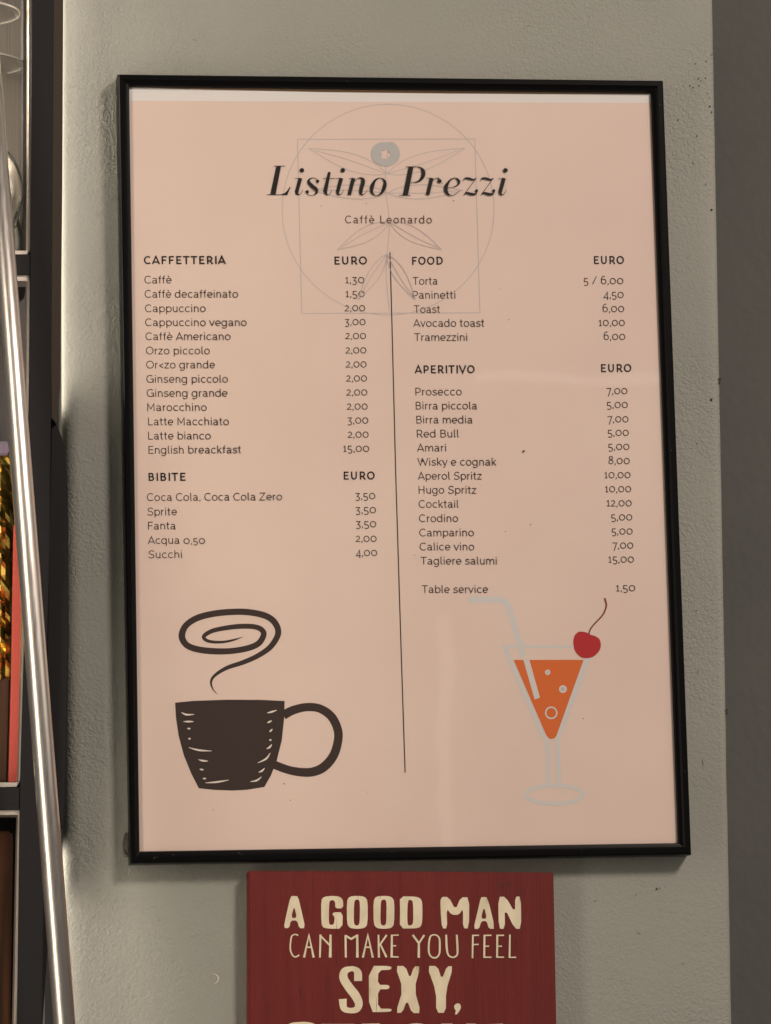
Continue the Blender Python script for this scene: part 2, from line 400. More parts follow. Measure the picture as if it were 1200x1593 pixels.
# ------------------------------------------------------------------ setting: wall
WALL = -0.022
def wall_mesh():
    NV = 150; rows = []
    for j in range(NV+1):
        py = -900 + (1593+1800)*j/NV
        l = at(97.5 + .002*py, py, WALL); r = at(1110.5 + 30*py/1593, py, WALL)
        n1 = noise.noise(Vector((0, 0, py*.012)))*.0007 + noise.noise(Vector((3, 0, py*.05)))*.0004
        rr = .007 + n1*2; rl = .015
        prof = [Vector((l.x, .30, l.z))]
        for k in range(7):
            a = math.radians(90*k/6); prof.append(Vector((l.x+rl-rl*math.cos(a), l.y+rl-rl*math.sin(a), l.z)))
        for k in range(1, 12): prof.append(l.lerp(r, k/12))
        for k in range(7):
            a = math.radians(90*k/6); prof.append(Vector((r.x-rr+rr*math.sin(a)+n1, r.y+rr-rr*math.cos(a), r.z)))
        prof.append(Vector((r.x+n1, .34, r.z)))
        rows.append(prof)
    n = len(rows[0]); vs = [v for p in rows for v in p]
    fs = [(j*n+i, (j+1)*n+i, (j+1)*n+i+1, j*n+i+1) for j in range(NV) for i in range(n-1)]
    return fix(mesh('wall', vs, fs, ['wall']))
wall = link('wall', wall_mesh(), None, True); wall['kind'] = 'structure'
_base['wall'] = Vector((0,0,0))
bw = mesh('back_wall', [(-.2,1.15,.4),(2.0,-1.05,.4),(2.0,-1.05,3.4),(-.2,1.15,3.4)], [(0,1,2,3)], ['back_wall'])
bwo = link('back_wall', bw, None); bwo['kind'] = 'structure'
# nail holes and fly specks on the plaster
def speckset(pts, w, name, parent, m='speck'):
    pr = Print(w)
    for x, y, r in pts:
        n = 7; ph = random.random()
        pr.poly([(x+r*random.uniform(.7,1.2)*math.cos(ph+a*2*math.pi/n), y+r*random.uniform(.8,1.5)*math.sin(ph+a*2*math.pi/n)) for a in range(n)], m)
    o = pr.build(name, parent); o['kind'] = 'stuff'; return o
sp = [(1107,622,2.2),(1082,99,1),(1108,84,1),(1099,95,1),(1087,122,1.1),(1091,125,.9),(1098,121,1),(1074,133,1.1),(1063,133,.8),(1079,136,1.1),(1088,133,1.2),(1102,145,.8),
      (1105,165,1.3),(1108,174,1.2),(1104,152,.8),(1085,211,1.1),(1108,326,1.6),(1106,201,.7),(1099,286,.8),(1056,186,1),(1071,400,.7),(1085,690,.9),(1084,950,.8),(1022,1383,1.5),(1027,1382,1),(990,1392,.8),(545,1573,.0),(143,68,.0)]
speckset([s for s in sp if s[2] > 0], WALL+.0005, 'speck_marks', wall)
speckset([(1120,590,2.6),(1119.5,596,1.8),(1131,1105,2.4),(1131.5,1110,1.6)], WALL-.002, 'nail_hole', wall)
pr = Print(WALL+.0006); pr.ribbon([(331,1515),(337,1517),(340,1522),(338,1528),(333,1531)], [.5,1.6,2,1.4,.4], 'chip', True); pr.build('scuff_mark', wall)
pr = Print(WALL+.0006)
for x, y, dx, dy in [(1045,720,5,2),(1088,1040,-3,9),(1093,1180,2,14),(148,1388,9,-6),(990,1450,8,3),(930,1400,-6,2),(1060,1500,6,-2),(300,60,7,3),(820,40,5,-2),(1078,250,2,7),(150,330,3,6),(250,1430,-5,3)]:
    pr.ribbon([(x,y),(x+dx*.5,y+dy*.4+.7),(x+dx,y+dy)], [.2,.8,.2], 'scratch', True)
o = pr.build('scratch_marks', wall); o['kind'] = 'stuff'

# ------------------------------------------------------------------ framed menu
FO = [(183,114),(1033,124),(1077,1330),(203,1344)]
FI = [(202,132.6),(1014.5,142),(1057,1311),(218,1324)]
menu = thing('framed_menu', at(630, 729, WALL), 'tall peach café price list in thin black frame hanging on the plaster wall', 'framed menu')
def rail(i):
    j = (i+1) % 4
    # profile from outer back to inner back: (fraction outer->inner, w)
    prof = [(0,WALL+.001),(0,-.0035),(.06,-.001),(.16,0),(.50,0),(.66,-.0016),(.80,-.0022),(.92,-.0026),(.985,-.0040),(1,-.0062)]
    vs = []
    for o, n in ((FO[i], FI[i]), (FO[j], FI[j])):
        for t, w in prof:
            p0 = at(*o, 0); p1 = at(*n, 0); p = p0.lerp(p1, t); vs.append(Vector((p.x, -w, p.z)))
    n = len(prof)
    fs = [(k, k+1, n+k+1, n+k) for k in range(n-1)] + [(n-1, 0, n, 2*n-1), tuple(range(n)), tuple(range(n, 2*n))[::-1]]
    me = fix(mesh('frame_rail', vs, fs, ['black']))
    # hairline mitre: pull the ends in by a fraction of a millimetre
    return me
for i in range(4):
    me = rail(i); c = sum((v.co for v in me.vertices), Vector())/len(me.vertices)
    ax = 0 if i % 2 == 0 else 2
    for v in me.vertices: v.co[ax] -= .00018 if v.co[ax] > c[ax] else -.00018
    part('frame_rail', me, menu)
part('backing_board', slab('backing_board', [(192,124),(1024,133),(1067,1321),(210,1334)], -.0085, -.013, 'mdf'), menu)
WP = -.0072
def sheet(name, px, w, m, front=True):
    pr = Print(w); pr.poly(px, m); return pr
poster = part('poster', slab('poster', [(194,135.6),(300,138.6),(500,143),(700,145.2),(880,146.2),(1022,146.6),(1065,1319),(210,1332)], WP, WP-.0006, 'paper'), menu)
pr = Print(WP+.0001); pr.poly([(203.2,156.2),(600,158.2),(1017,159.8),(1064,1319),(211,1331)], 'peach'); pr.build('printed_ground', poster)
WI = WP+.0002
# ---- faint emblem behind the title: circle and square with a plain sprig
pr = Print(WI)
n = 120
pr.ring(604, 326, 165, 164, 1.25, 'emblem', 120)
pr.ribbon([(463,216.5),(739,216),(747,486.5),(469.5,487.5),(463,216.5)], 1.3, 'emblem')
pr.ribbon([(606,484),(601,420),(606,350),(600,290),(603,235)], 1.2, 'emblem', True)
def leaf(x, y, ang, L, Wd):
    c, s = math.cos(math.radians(ang)), -math.sin(math.radians(ang)); T = lambda a, b: (x+a*c-b*s, y+a*s+b*c)
    up = [T(L*t, Wd*math.sin(math.pi*t**.8)) for t in [k/10 for k in range(11)]]
    dn = [T(L*t, -Wd*math.sin(math.pi*t**.8)) for t in [k/10 for k in range(11)]]
    pr.ribbon(up, 1.1, 'emblem', True, n=3); pr.ribbon(dn, 1.1, 'emblem', True, n=3)
    pr.ribbon([T(0,0), T(L*.5, 2), T(L*.92, 0)], .9, 'emblem', True)
for x, y, a, L, wd in [(602,270,18,128,13),(602,270,162,128,13),(603,300,2,118,11),(603,300,178,118,11),(606,345,-28,92,11),(606,345,208,92,11),
                       (602,395,-58,84,9),(602,395,238,84,9)]:
    leaf(x, y, a, L, wd)
pr.poly(chaikin([(600,221),(611,220),(619,227),(623,238),(620,250),(611,256),(602,259),(590,256),(580,249),(577,238),(581,227),(590,221)], 1), 'hair',
        holes=[[(600+7*math.cos(k*.45)*(1+.25*math.cos(k*2.25)), 240+8*math.sin(k*.45)*(1+.25*math.cos(k*2.25))) for k in range(14)]])
pr.build('emblem_drawing', poster)
# ---- title
pr = Print(WI+.0012*0+.0006)
I = 'inkb'
def istem(zx, dot=True):
    pr.ribbon([(zx-50,212),(zx-4,212)], 5, I); pr.ribbon([(zx+2,210),(zx-32,336)], [36,33], I)
    pr.ribbon([(zx-33,322),(zx-27,350),(zx-10,358),(zx+8,345),(zx+25,312)], [33,22,9,5,4], I, True)
    if dot: pr.disc(zx+15,141,20,I)
pr.zoom(400, 240, 5.714)
pr.poly([(172,103),(214,103),(165,358),(118,358)], I); pr.ribbon([(150,103.5),(252,103.5)], 6, I); pr.ribbon([(88,358),(268,358)], 6, I)
pr.poly([(205,358),(248,342),(272,318),(290,288),(298,290),(270,361),(205,361)], I)
istem(384)
pr.ribbon([(545,238),(520,212),(490,209),(463,225),(462,250),(492,283),(526,312),(528,342),(500,362),(468,364),(442,345)], [8,6,7,18,30,38,34,20,6,6,8], I, True)
pr.disc(539,239,15,I); pr.disc(447,332,15,I)
pr.ribbon([(644,156),(606,330)], [26,38], I); pr.ribbon([(588,213),(692,213)], 6, I)
pr.ribbon([(608,318),(612,345),(628,360),(648,350),(668,316)], [37,26,9,5,4], I, True)
istem(748)
pr.ribbon([(818,212),(852,212)], 5, I); pr.ribbon([(858,210),(820,362)], [36,34], I)
pr.ribbon([(838,300),(872,236),(908,210),(932,214),(944,240),(926,310),(924,345),(940,359),(960,346),(985,312)], [4,5,8,22,37,35,28,9,5,4], I, True)
pr.ribbon([(1098,209),(1136,240),(1133,290),(1105,345),(1060,366),(1022,338),(1024,285),(1052,230)], [6,24,36,20,6,24,36,20], I, True, True)
pr.zoom(600, 240, 5.714)
pr.poly([(206,109),(249,109),(200,362),(155,362)], I); pr.ribbon([(183,109),(300,109)], 6, I); pr.ribbon([(120,363),(222,363)], 6, I)
pr.ribbon([(285,109),(318,122),(337,155),(330,200),(295,238),(250,247),(220,246)], [6,16,36,34,16,6,5], I, True)
pr.ribbon([(367,210),(402,210)], 5, I); pr.ribbon([(411,209),(374,362)], [36,34], I)
pr.ribbon([(390,290),(420,235),(450,211),(478,214)], [4,5,6,14], I, True); pr.disc(480,237,19,I)
pr.ribbon([(552,298),(600,290),(645,268),(652,235),(618,209),(572,232),(538,290),(545,340),(583,365),(628,350),(658,320)], [4,5,14,24,8,16,37,30,8,5,4], I, True)
for dx in (0, 153):
    pr.ribbon([(695+dx,238),(706+dx,212),(742+dx,214),(782+dx,224),(808+dx,208)], [4,12,22,14,4], I, True)
    pr.ribbon([(806+dx,212),(698+dx,358)], 6, I)
    pr.ribbon([(696+dx,360),(722+dx,342),(762+dx,352),(798+dx,352),(818+dx,326)], [4,18,26,18,6], I, True); pr.disc(810+dx,322,13,I)
istem(1052)
pr.build('title_lettering', poster)
# ---- lines of print
HB, HR = .060, .0345
TW = WI+.0002
CAPB, CAPR = 12.6, 12.0
def heading(t, x0, x1, y): text_line('heading', t, x0, x1, y, y-.3, CAPB, 'inkb', HB, poster, TW, .07)
def entry(t, x0, x1, y, y2=None): text_line('menu_entry', t, x0, x1, y, y2 if y2 else y-.2, CAPR, 'ink', HR, poster, TW, .01)
def price(t, x0, x1, y): text_line('price', t, x0, x1, y, y-.1, CAPR*1.1, 'ink', HR, poster, TW, .01)
text_line('subtitle', 'Caffè Leonardo', 537.5, 672, 347.3, 347.4, 12.2, 'ink2', .04, poster, TW, .09)
for a in [('CAFFETTERIA',224.5,351.5,410.8),('EURO',520,571,411.5),('BIBITE',231.6,289.5,748.2),('EURO',534.5,583,746.2),
          ('FOOD',641,689,411.8),('EURO',924,971,410.7),('APERITIVO',645.6,738.5,580.8),('EURO',935,982.5,578.9)]: heading(*a)
for a in [('Caffè',225.2,267,440.9),('Caffè decaffeinato',225.6,370.5,463),('Cappuccino',226,320,485.5),('Cappuccino vegano',226.3,383.8,507.2),
          ('Caffè Americano',226.8,358.8,529),('Orzo piccolo',227.4,326.5,551.2),('Or<zo grande',228,334.5,573.1),('Ginseng piccolo',228.3,354.7,595.3),
          ('Ginseng grande',228.7,354,617.2),('Marocchino',229.6,321.6,639.4),('Latte Macchiato',230.3,356.2,661.5),('Latte bianco',230.5,328,683.7),
          ('English breackfast',231,375.5,705.8,705.0),('Coca Cola, Coca Cola Zero',229,439,779.3,778.2),('Sprite',229.3,275.3,801.8),('Fanta',230.3,273.5,823.8),
          ('Acqua 0,50',230.3,319,846.2),('Succhi',230.8,283,868.4),
          ('Torta',642.3,681,442.8),('Paninetti',642.8,708.5,464.5),('Toast',644,685,486.8),('Avocado toast',643.5,754,508.3),('Tramezzini',644.5,727,530.3),
          ('Prosecco',647,718.5,615.1),('Birra piccola',647.5,742.5,636.9),('Birra media',648.5,735.5,658.7),('Red Bull',649.2,714.5,680.5),('Amari',649.3,694,702.4),
          ('Wisky e cognak',650,772.5,724.3),('Aperol Spritz',650.5,750,746.1),('Hugo Spritz',651.5,741.5,768),('Cocktail',652,714,790),('Crodino',652.5,713,812.2),
          ('Camparino',653,737.5,834.4),('Calice vino',653.5,738,856.3),('Tagliere salumi',654.5,773,878.3),('Table service',656.3,759.5,922.6)]: entry(*a)
for a in [('1,30',537.5,567,440.5),('1,50',538,567.5,462.2),('2,00',536.5,568,484.2),('3,00',536.8,568.8,505.8),('2,00',537.5,569.5,527.5),('2,00',537.8,570,549.8),
          ('2,00',538.3,570.3,571.7),('2,00',538.8,571,593.5),('2,00',539.2,571.5,615.3),('2,00',540,572,637.3),('3,00',541,573,659),('2,00',541.3,573.5,681),('15,00',534.3,574.5,703),
          ('3,50',553,584,776.6),('3,50',553.5,585,798.5),('3,50',554,585.5,820.4),('2,00',553.7,586,843.1),('4,00',554,586.8,865.2),
          ('5 / 6,00',909,970,442),('4,50',939.5,970.5,463.6),('6,00',938.3,971.3,485.5),('10,00',932,972.3,507.1),('6,00',940,973,528.8),
          ('7,00',944,976.3,613.2),('5,00',945,977,634.8),('7,00',945.4,978,657),('5,00',946.5,978.5,678.2),('5,00',947.3,979.5,700),('8,00',947.5,980,722.1),
          ('10,00',941,981.2,744),('10,00',942,982.2,765.8),('12,00',944.3,983,787.8),('5,00',951.8,984,809.7),('5,00',952.5,984.5,831.7),('7,00',953,985.5,853.6),
          ('15,00',947,986.5,875.4),('1,50',959,988.5,920)]: price(*a)
pr = Print(TW); pr.ribbon([(607,392),(610,500),(616,740),(624,1000),(630.5,1202)], 1.5, 'ink'); pr.build('divider_line', poster)
# ---- cup drawing
pr = Print(WI).zoom(250, 930, 3.871)
pr.poly([(87,632),(200,621),(400,614),(600,615),(747,622),(745,720),(730,860),(700,980),(665,1070),(625,1140),(520,1157),(430,1162),(320,1157),(230,1148),(185,1060),(140,950),(108,830),(92,720)], 'cup')
pr.ribbon([(740,707),(800,677),(880,659),(960,668),(1028,715),(1066,790),(1069,860),(1042,950),(985,1018),(920,1048),(850,1051),(770,1037),(688,1007)], [56,52,50,50,52,52,52,54,56,54,52,50,50], 'cup', True)
st = [(342,582,2),(314,548,8),(304,505,14),(330,465,18),(400,422,24),(500,388,28),(590,347,30),(665,292,34),(708,215,36),(688,150,38),(630,108,38),(530,87,38),(430,85,38),(320,96,38),(220,122,38),(152,168,38),(128,230,40),(155,283,38),(220,310,38),(320,322,38),(420,321,36),(520,305,36),(590,275,36),(621,222,34),(605,190,32),(560,174,30),(480,172,30),(390,182,28),(310,200,26),(262,230,24),(272,254,20),(315,266,18),(380,266,15),(440,254,12),(497,235,2)]
pr.ribbon([(a,b) for a,b,c in st], [c for a,b,c in st], 'cup', True)
for t in [[(125,690),(155,704),(203,702)],[(137,746),(168,746),(200,746)],[(160,788),(170,788),(181,789)],[(166,849),(174,849),(182,849)],[(170,902),(230,918),(308,923)],[(228,975),(256,982),(285,984)],
          [(235,1033),(247,1035),(260,1037)],[(254,1089),(264,1089),(274,1089)],[(270,1115),(340,1110),(410,1098)],[(642,694),(670,687),(700,677)],[(642,753),(655,748),(670,740)],[(655,808),(665,800),(673,790)],
          [(653,857),(661,857),(669,857)],[(638,910),(657,900),(670,882)],[(585,995),(635,970),(661,935)],[(590,1052),(610,1043),(627,1026)],[(541,1108),(580,1100),(608,1078)]]:
    pr.ribbon(t, [3,11,3], 'tick', True)
pr.build('cup_drawing', poster)
# ---- cocktail drawing
pr = Print(WI).zoom(700, 910, 4.2857)
pr.ribbon([(130,98),(345,98),(378,118),(400,165),(490,480)], [42,42,42,40,40], 'pale')
pr.ribbon([(358,410),(850,410)], 20, 'pale')
pr.ribbon([(366,402),(400,492),(612,985),(648,1035),(656,1120),(656,1340)], [30,34,34,32,28,28], 'pale')
pr.ribbon([(922,480),(732,985),(716,1035),(720,1120),(728,1340)], [40,34,32,30,32], 'pale')
pr.ring(697, 1398, 190, 60, 26, 'pale')
pr.poly([(427,500),(893,500),(712,1005),(700,1022),(680,1028),(660,1022),(645,1005)], 'orange')
pr.poly([(490,497),(530,497),(602,752),(566,764)], 'pale')
pr.disc(653,583,18,'pale'); pr.disc(653,583,7,'hair')
pr.disc(755,695,26,'pale'); pr.disc(755,695,13,'hair')
pr.ring(677,853,37,37,10,'pale')
pr.poly([(925,322),(895,312),(860,310),(832,335),(822,380),(832,440),(870,482),(915,491),(960,480),(1000,440),(1010,400),(1000,360),(970,340),(940,333)], 'cherry', rnd=1)
pr.ribbon([(1033,88),(1044,140),(1020,200),(965,260),(938,295),(928,328)], [12,11,10,9,9,8], 'stalk', True)
pr.build('cocktail_drawing', poster)
specks = [(815,702,1.6),(778,449,.6),(688,285,.9),(706,312,.9),(792,497,.7),(826,816,.9),(787,827,.7),(572,1233,.8),(442,1219,.8),(443,1220,.8),(452,1245,.8),(332,1260,.8),(645,864,.7),(652,680,.6),(908,1118,.9),(548,738,.7),(500,320,.7),(570,316,.7)]
speckset(specks, TW+.001, 'dust_specks', poster)
# ---- glazing
speckset([(x, y, r) for x, y, r in [(240,1335,1),(244,1334,.7),(270,1330,.7),(372,1327,1),(376,1329,.7),(610,1325,.6),(905,1322,.6),(1045,700,.7),(1027,163,.8),(540,126,.6),(1066,1200,.6)]], .0004, 'dust_specks', menu, 'dust')
gz = Print(-.0055); gz.poly([(194,126),(1022,135),(1065,1319),(210,1332)], 'glazing'); gz.build('glazing', menu)

# ------------------------------------------------------------------ red wooden sign
sign = thing('wooden_sign', at(625, 1560, WALL), 'dark red painted wooden plaque with cream lettering, hanging right under the framed menu', 'sign')
WS = -.004
board = part('board', slab('board', [(387,1355),(600,1355.5),(861.5,1357.5),(866,1593),(872,1960),(386,1960),(387,1593)], WS, WALL+.0005, 'red', .0008, 2), sign)
LW = WS+.0003
def letters(name, fn):
    pr = Print(LW); fn(pr); return pr.build(name, board)
K = 'cream'
def xf(pts, sx, sy, ox, oy): return [(x*sx+ox, y*sy+oy) for x, y in pts]
def l1(p):
    p.zoom(420, 1380, 5.4545)
    p.poly([(175,80),(205,76),(240,80),(268,200),(302,350),(250,352),(232,285),(178,285),(165,350),(118,350),(135,260)], K, [[(206,160),(230,264),(180,264)]], 1)
    p.poly([(435,110),(460,84),(520,76),(590,80),(622,110),(622,182),(555,182),(555,130),(540,112),(512,115),(503,140),(500,310),(520,325),(545,315),(550,255),(530,235),(540,215),(620,215),(615,355),(500,355),(450,345),(437,310)], K, (), 1)
    for dx in (0, 226):
        p.poly([(653+dx,120),(675+dx,82),(740+dx,75),(805+dx,82),(832+dx,120),(830+dx,315),(805+dx,350),(740+dx,357),(680+dx,350),(655+dx,315)], K,
               [[(715+dx,135),(726+dx,108),(755+dx,108),(765+dx,135),(763+dx,300),(752+dx,327),(724+dx,327),(712+dx,300)]], 1)
    p.zoom(620, 1380, 5.4545)
    p.poly([(12,80),(150,82),(188,98),(203,130),(205,230),(201,310),(185,343),(140,353),(12,353),(15,200)], K, [[(80,113),(110,110),(125,130),(127,300),(115,325),(80,329),(75,250)]], 1)
    p.poly([(358,85),(428,85),(485,195),(530,88),(602,88),(600,352),(548,353),(550,180),(515,237),(450,237),(410,180),(415,353),(370,353),(358,200)], K, (), 1)
    p.poly([(700,88),(728,86),(757,88),(822,355),(768,356),(750,290),(705,290),(685,358),(638,356),(670,220)], K, [[(727,166),(752,270),(700,270)]], 1)
    p.poly([(848,85),(910,82),(990,220),(992,82),(1040,82),(1043,356),(988,356),(903,180),(905,356),(852,356)], K, (), 1)
def l2(p):
    p.zoom(420, 1380, 5.4545)
    R = p.ribbon
    R([(240,412),(215,403),(190,414),(180,440),(173,520),(188,572),(215,595),(250,578)], [12,10,12,13,12,12,12,13], K, True)
    R([(290,599),(332,410),(372,599)], [19,17,19], K); R([(305,512),(355,512)], 13, K)
    R([(425,599),(430,405)], [14,18], K); R([(425,410),(515,502)], [14,16], K); R([(515,405),(512,599)], [18,24], K)
    R([(645,600),(642,410)], [16,18], K); R([(640,412),(690,442),(744,410)], 17, K); R([(742,405),(743,600)], [18,22], K)
    R([(790,600),(832,410),(874,600)], [19,17,19], K); R([(806,512),(856,512)], 13, K)
    R([(922,406),(926,600)], [14,19], K); R([(992,408),(928,500)], [16,14], K); R([(936,482),(990,597)], [14,18], K)
    R([(1036,406),(1034,600)], [17,20], K); R([(1030,411),(1094,409)], 11, K); R([(1030,500),(1072,500)], 12, K); R([(1030,593),(1094,595)], 12, K)
    p.zoom(620, 1380, 5.4545)
    R([(122,408),(174,478),(173,602)], [18,17,22], K); R([(220,408),(174,480)], [17,14], K)
    R([(258,500),(268,430),(290,409),(325,411),(348,440),(352,500),(348,565),(325,598),(288,598),(262,565)], [16,14,12,12,15,17,15,14,14,15], K, True, True)
    R([(406,406),(411,520),(425,578),(462,598),(498,578),(502,520),(496,406)], [16,18,15,13,15,18,17], K, True)
    R([(633,406),(629,605)], 15, K); R([(628,412),(685,411)], 11, K); R([(628,491),(682,487)], 11, K)
    for x, r in ((731,791),(840,898)):
        R([(x,406),(x-2,602)], 17, K); R([(x-6,412),(r,411)], 12, K); R([(x-6,504),(x+40,503)], 11, K); R([(x-6,597),(r,597)], 12, K)
    R([(947,405),(944,603)], [14,17], K); R([(940,598),(1000,598)], 11, K)
SPATH = [(287,182),(284,118),(258,90),(225,88),(182,108),(174,160),(214,228),(265,295),(292,355),(276,402),(222,412),(176,392),(167,322)]
SW = [62,60,42,40,58,66,68,70,62,50,42,52,62]
def l3(p):
    p.zoom(500, 1490, 5)
    p.ribbon(SPATH, SW, K, True)
    p.poly([(370,65),(545,65),(545,95),(445,99),(440,212),(523,212),(532,228),(523,246),(442,247),(442,398),(548,398),(546,418),(500,424),(372,424)], K, (), 1)
    p.poly([(575,65),(655,65),(690,165),(722,67),(772,68),(724,245),(777,432),(705,433),(668,330),(630,431),(580,430),(636,245)], K, (), 1)
    p.poly([(822,65),(905,65),(938,172),(978,67),(1028,68),(970,262),(970,430),(895,430),(893,262)], K, (), 1)
    p.poly([(1033,375),(1055,354),(1084,362),(1088,395),(1060,440),(1040,446),(1048,410),(1036,398)], K, (), 1)
def l4(p):   # the next line, cut by the picture's lower edge
    p.zoom(0, 1.9, 1)
    p.ribbon(xf(SPATH, .33, .2, 394, 1576), [w*.26 for w in SW], K, True)
    p.poly([(500,1591.5),(552,1591.5),(552,1600),(533,1600),(533,1663),(518,1663),(518,1600),(500,1600)], K)
    p.poly([(563,1591.2),(590,1590.6),(601,1596),(603,1612),(597,1626),(604,1663),(589,1663),(582,1630),(577,1630),(577,1663),(562,1663)], K, [[(577,1602),(588,1602),(589,1618),(577,1618)]], 0)
    for ox in (628,): p.poly(chaikin([(ox,1600),(ox+6,1592),(ox+20,1590),(ox+34,1592),(ox+40,1600),(ox+40,1652),(ox+30,1663),(ox+10,1663),(ox,1652)],1), K, [[(ox+15,1603),(ox+25,1603),(ox+25,1650),(ox+15,1650)]])
    p.poly([(687,1591),(704,1591),(724,1630),(726,1591),(741,1591),(741,1663),(724,1663),(702,1620),(702,1663),(687,1663)], K)
    p.poly([(752,1600),(760,1592),(782,1591),(792,1599),(792,1613),(776,1613),(776,1603),(768,1603),(768,1650),(776,1650),(776,1636),(770,1630),(792,1630),(792,1663),(762,1663),(752,1652)], K)
letters('large_lettering', l1); letters('thin_lettering', l2); letters('large_lettering', l3); letters('large_lettering', l4)
sc = Print(WS+.0002)
for x, y, r in [(776,1376,2.2),(783,1379,1.6),(790,1374,1.8),(795,1378,1.3),(772,1385,1.2),(812,1384,1.4),(786,1388,1),(676,1407,1.6)]:
    sc.ribbon([(x-r*1.5,y),(x,y+r*.5),(x+r*1.5,y-r*.4)], [.3,r,.3], 'speck', True)
for _ in range(34):
    x = random.uniform(392, 858); y = random.uniform(1362, 1580); L = random.uniform(6, 30)
    sc.ribbon([(x,y),(x+random.uniform(-.6,.6),y+L/2),(x+random.uniform(-1,1),y+L)], [.1,random.uniform(.3,.7),.1], 'speck')
o = sc.build('scratches', board); o['kind'] = 'stuff'

# ------------------------------------------------------------------ clear adhesive hook at the frame's lower left
clip = Print(-.004)
me = slab('adhesive_strip', [(196.5,1294),(199,1300),(199.5,1325),(197,1334),(192.5,1330),(191.5,1310),(193.5,1300)], -.012, WALL+.0004, 'tape', .0006, 2)
cl = link('adhesive_strip', me, None, True); cl['label'] = 'small clear plastic strip on the wall beside the lower left corner of the menu frame'; cl['category'] = 'adhesive strip'

# ------------------------------------------------------------------ black shelf unit at the left
shelf = thing('shelf_unit', at(40, 1900, 0.0), 'black metal shelf unit with pale inner edges at the left of the wall', 'shelf')
WF = .06
post = part('post', slab('post', [(50,-260),(85,-260),(84,0),(82,300),(80,600),(77.5,850),(72,1060),(70,1200),(66,1600),(61,1960),(20,1960),(26.5,1593),(31,1225),(43,800),(47,400),(49,0)], WF, WF-.045, 'shelf', .0006, 1), shelf)
# side cheek of the post, further back
part('side_cheek', slab('side_cheek', [(78,-260),(101,-260),(98.5,0),(97,300),(94,600),(88,660),(79,650),(78,300)], WF-.014, .022, 'cheek', .0008, 2), shelf)
part('side_panel', slab('side_panel', [(79,648),(92,668),(100,690),(105,740),(106.5,820),(107,1000),(104,1180),(101,1270),(97,1292),(86,1298),(66,1600),(60,1960),(48,1960),(68,1250)], WF-.02, WALL+.0012, 'panel', .0012, 2), shelf)
part('cross_bar', slab('cross_bar', [(-260,397),(48.5,395),(48,427),(-260,429)], WF-.0012, WF-.16, 'shelf', .0005, 1), shelf)
part('cross_bar', slab('cross_bar', [(-260,1229),(31,1225),(30,1260),(-260,1265)], WF-.0012, WF-.16, 'shelf', .0005, 1), shelf)
def trim(px): part('edge_trim', slab('edge_trim', px, WF-.004, WF-.03, 'trim', .0003, 1), shelf)
trim([(44.5,-260),(49.5,-260),(49,0),(48,250),(47.5,389),(43,389),(44,250)])
trim([(-260,391),(40,389.5),(46,389.5),(47,390),(42,396),(-260,398)])
trim([(-260,427),(42,427),(42,437),(-260,438)])
trim([(42.5,425),(45,425),(46.5,440),(45,620),(43,700),(39.5,1000),(33,1195),(31,1216),(28.5,1216),(34,1000),(38,700),(40.5,620),(42,440)])
trim([(-260,1219),(28,1217),(30,1217.5),(25.5,1224.5),(-260,1230)])
trim([(-260,1261),(31,1260),(31,1268),(-260,1270)])
trim([(28,1268.5),(33,1266),(33,1290),(26,1593),(18,1960),(12,1960),(21,1593),(27,1300)])
part('back_panel', slab('back_panel', [(-300,-300),(38,-300),(38,397),(-300,397)], -.05, -.056, 'steel'), shelf)
part('back_panel', slab('back_panel', [(-300,427),(60,427),(60,1225),(-300,1225)], -.05, -.056, 'darksteel'), shelf)
part('back_panel', slab('back_panel', [(-300,1262),(60,1262),(60,1960),(-300,1960)], -.05, -.056, 'panel'), shelf)
part('inner_side', slab('inner_side', [(37,-300),(45,-300),(43.5,395),(35.5,395)], -.005, -.05, 'darksteel', .0008, 2), shelf)
# dark brown wooden board in the lowest bay
wb = link('wooden_board', slab('wooden_board', [(-120,1290),(18,1293),(21,1300),(16,1593),(10,1960),(-120,1960)], .03, .012, 'wood', .002, 3), None, True)
wb['label'] = 'dark brown wooden board standing in the lowest bay of the black shelf unit'; wb['category'] = 'board'

# ------------------------------------------------------------------ metal pole
n, l, b = nodes(M['chrome'])
tc = n.new('ShaderNodeTexCoord'); mp = n.new('ShaderNodeMapping'); mp.inputs['Scale'].default_value = (900,900,22)
t = n.new('ShaderNodeTexNoise'); t.inputs['Scale'].default_value = 1; t.inputs['Detail'].default_value = 4
mr = n.new('ShaderNodeMapRange'); mr.inputs['To Min'].default_value = .20; mr.inputs['To Max'].default_value = .46
l.new(tc.outputs['Object'], mp.inputs[0]); l.new(mp.outputs[0], t.inputs[0]); l.new(t.outputs[0], mr.inputs[0]); l.new(mr.outputs[0], b.inputs['Roughness'])
bump(M['chrome'], (14,14,9), .25, .0012, 3)
def tube(a, b, r, m, name, seg=40):
    d = (b-a).normalized(); x = d.orthogonal().normalized(); y = d.cross(x); vs = []; fs = []
    rings = [(0, .7), (.0008, 1), (1-.0008, 1), (1, .7)]
    for t, k in rings:
        for i in range(seg):
            q = i*2*math.pi/seg; vs.append(a.lerp(b, t) + (x*math.cos(q)+y*math.sin(q))*r*k)
    for j in range(3):
        for i in range(seg): fs.append((j*seg+i, j*seg+(i+1)%seg, (j+1)*seg+(i+1)%seg, (j+1)*seg+i))
    fs += [tuple(range(seg))[::-1], tuple(range(3*seg, 4*seg))]
    return fix(mesh(name, vs, fs, [m]))
WPO = .125
pole = link('metal_pole', tube(at(-36, -160, WPO-.03), at(129, 1960, WPO+.01), .0094, 'chrome', 'metal_pole'), None, True)
pole['label'] = 'shiny satin metal pole leaning diagonally across the front of the black shelf unit'; pole['category'] = 'pole'

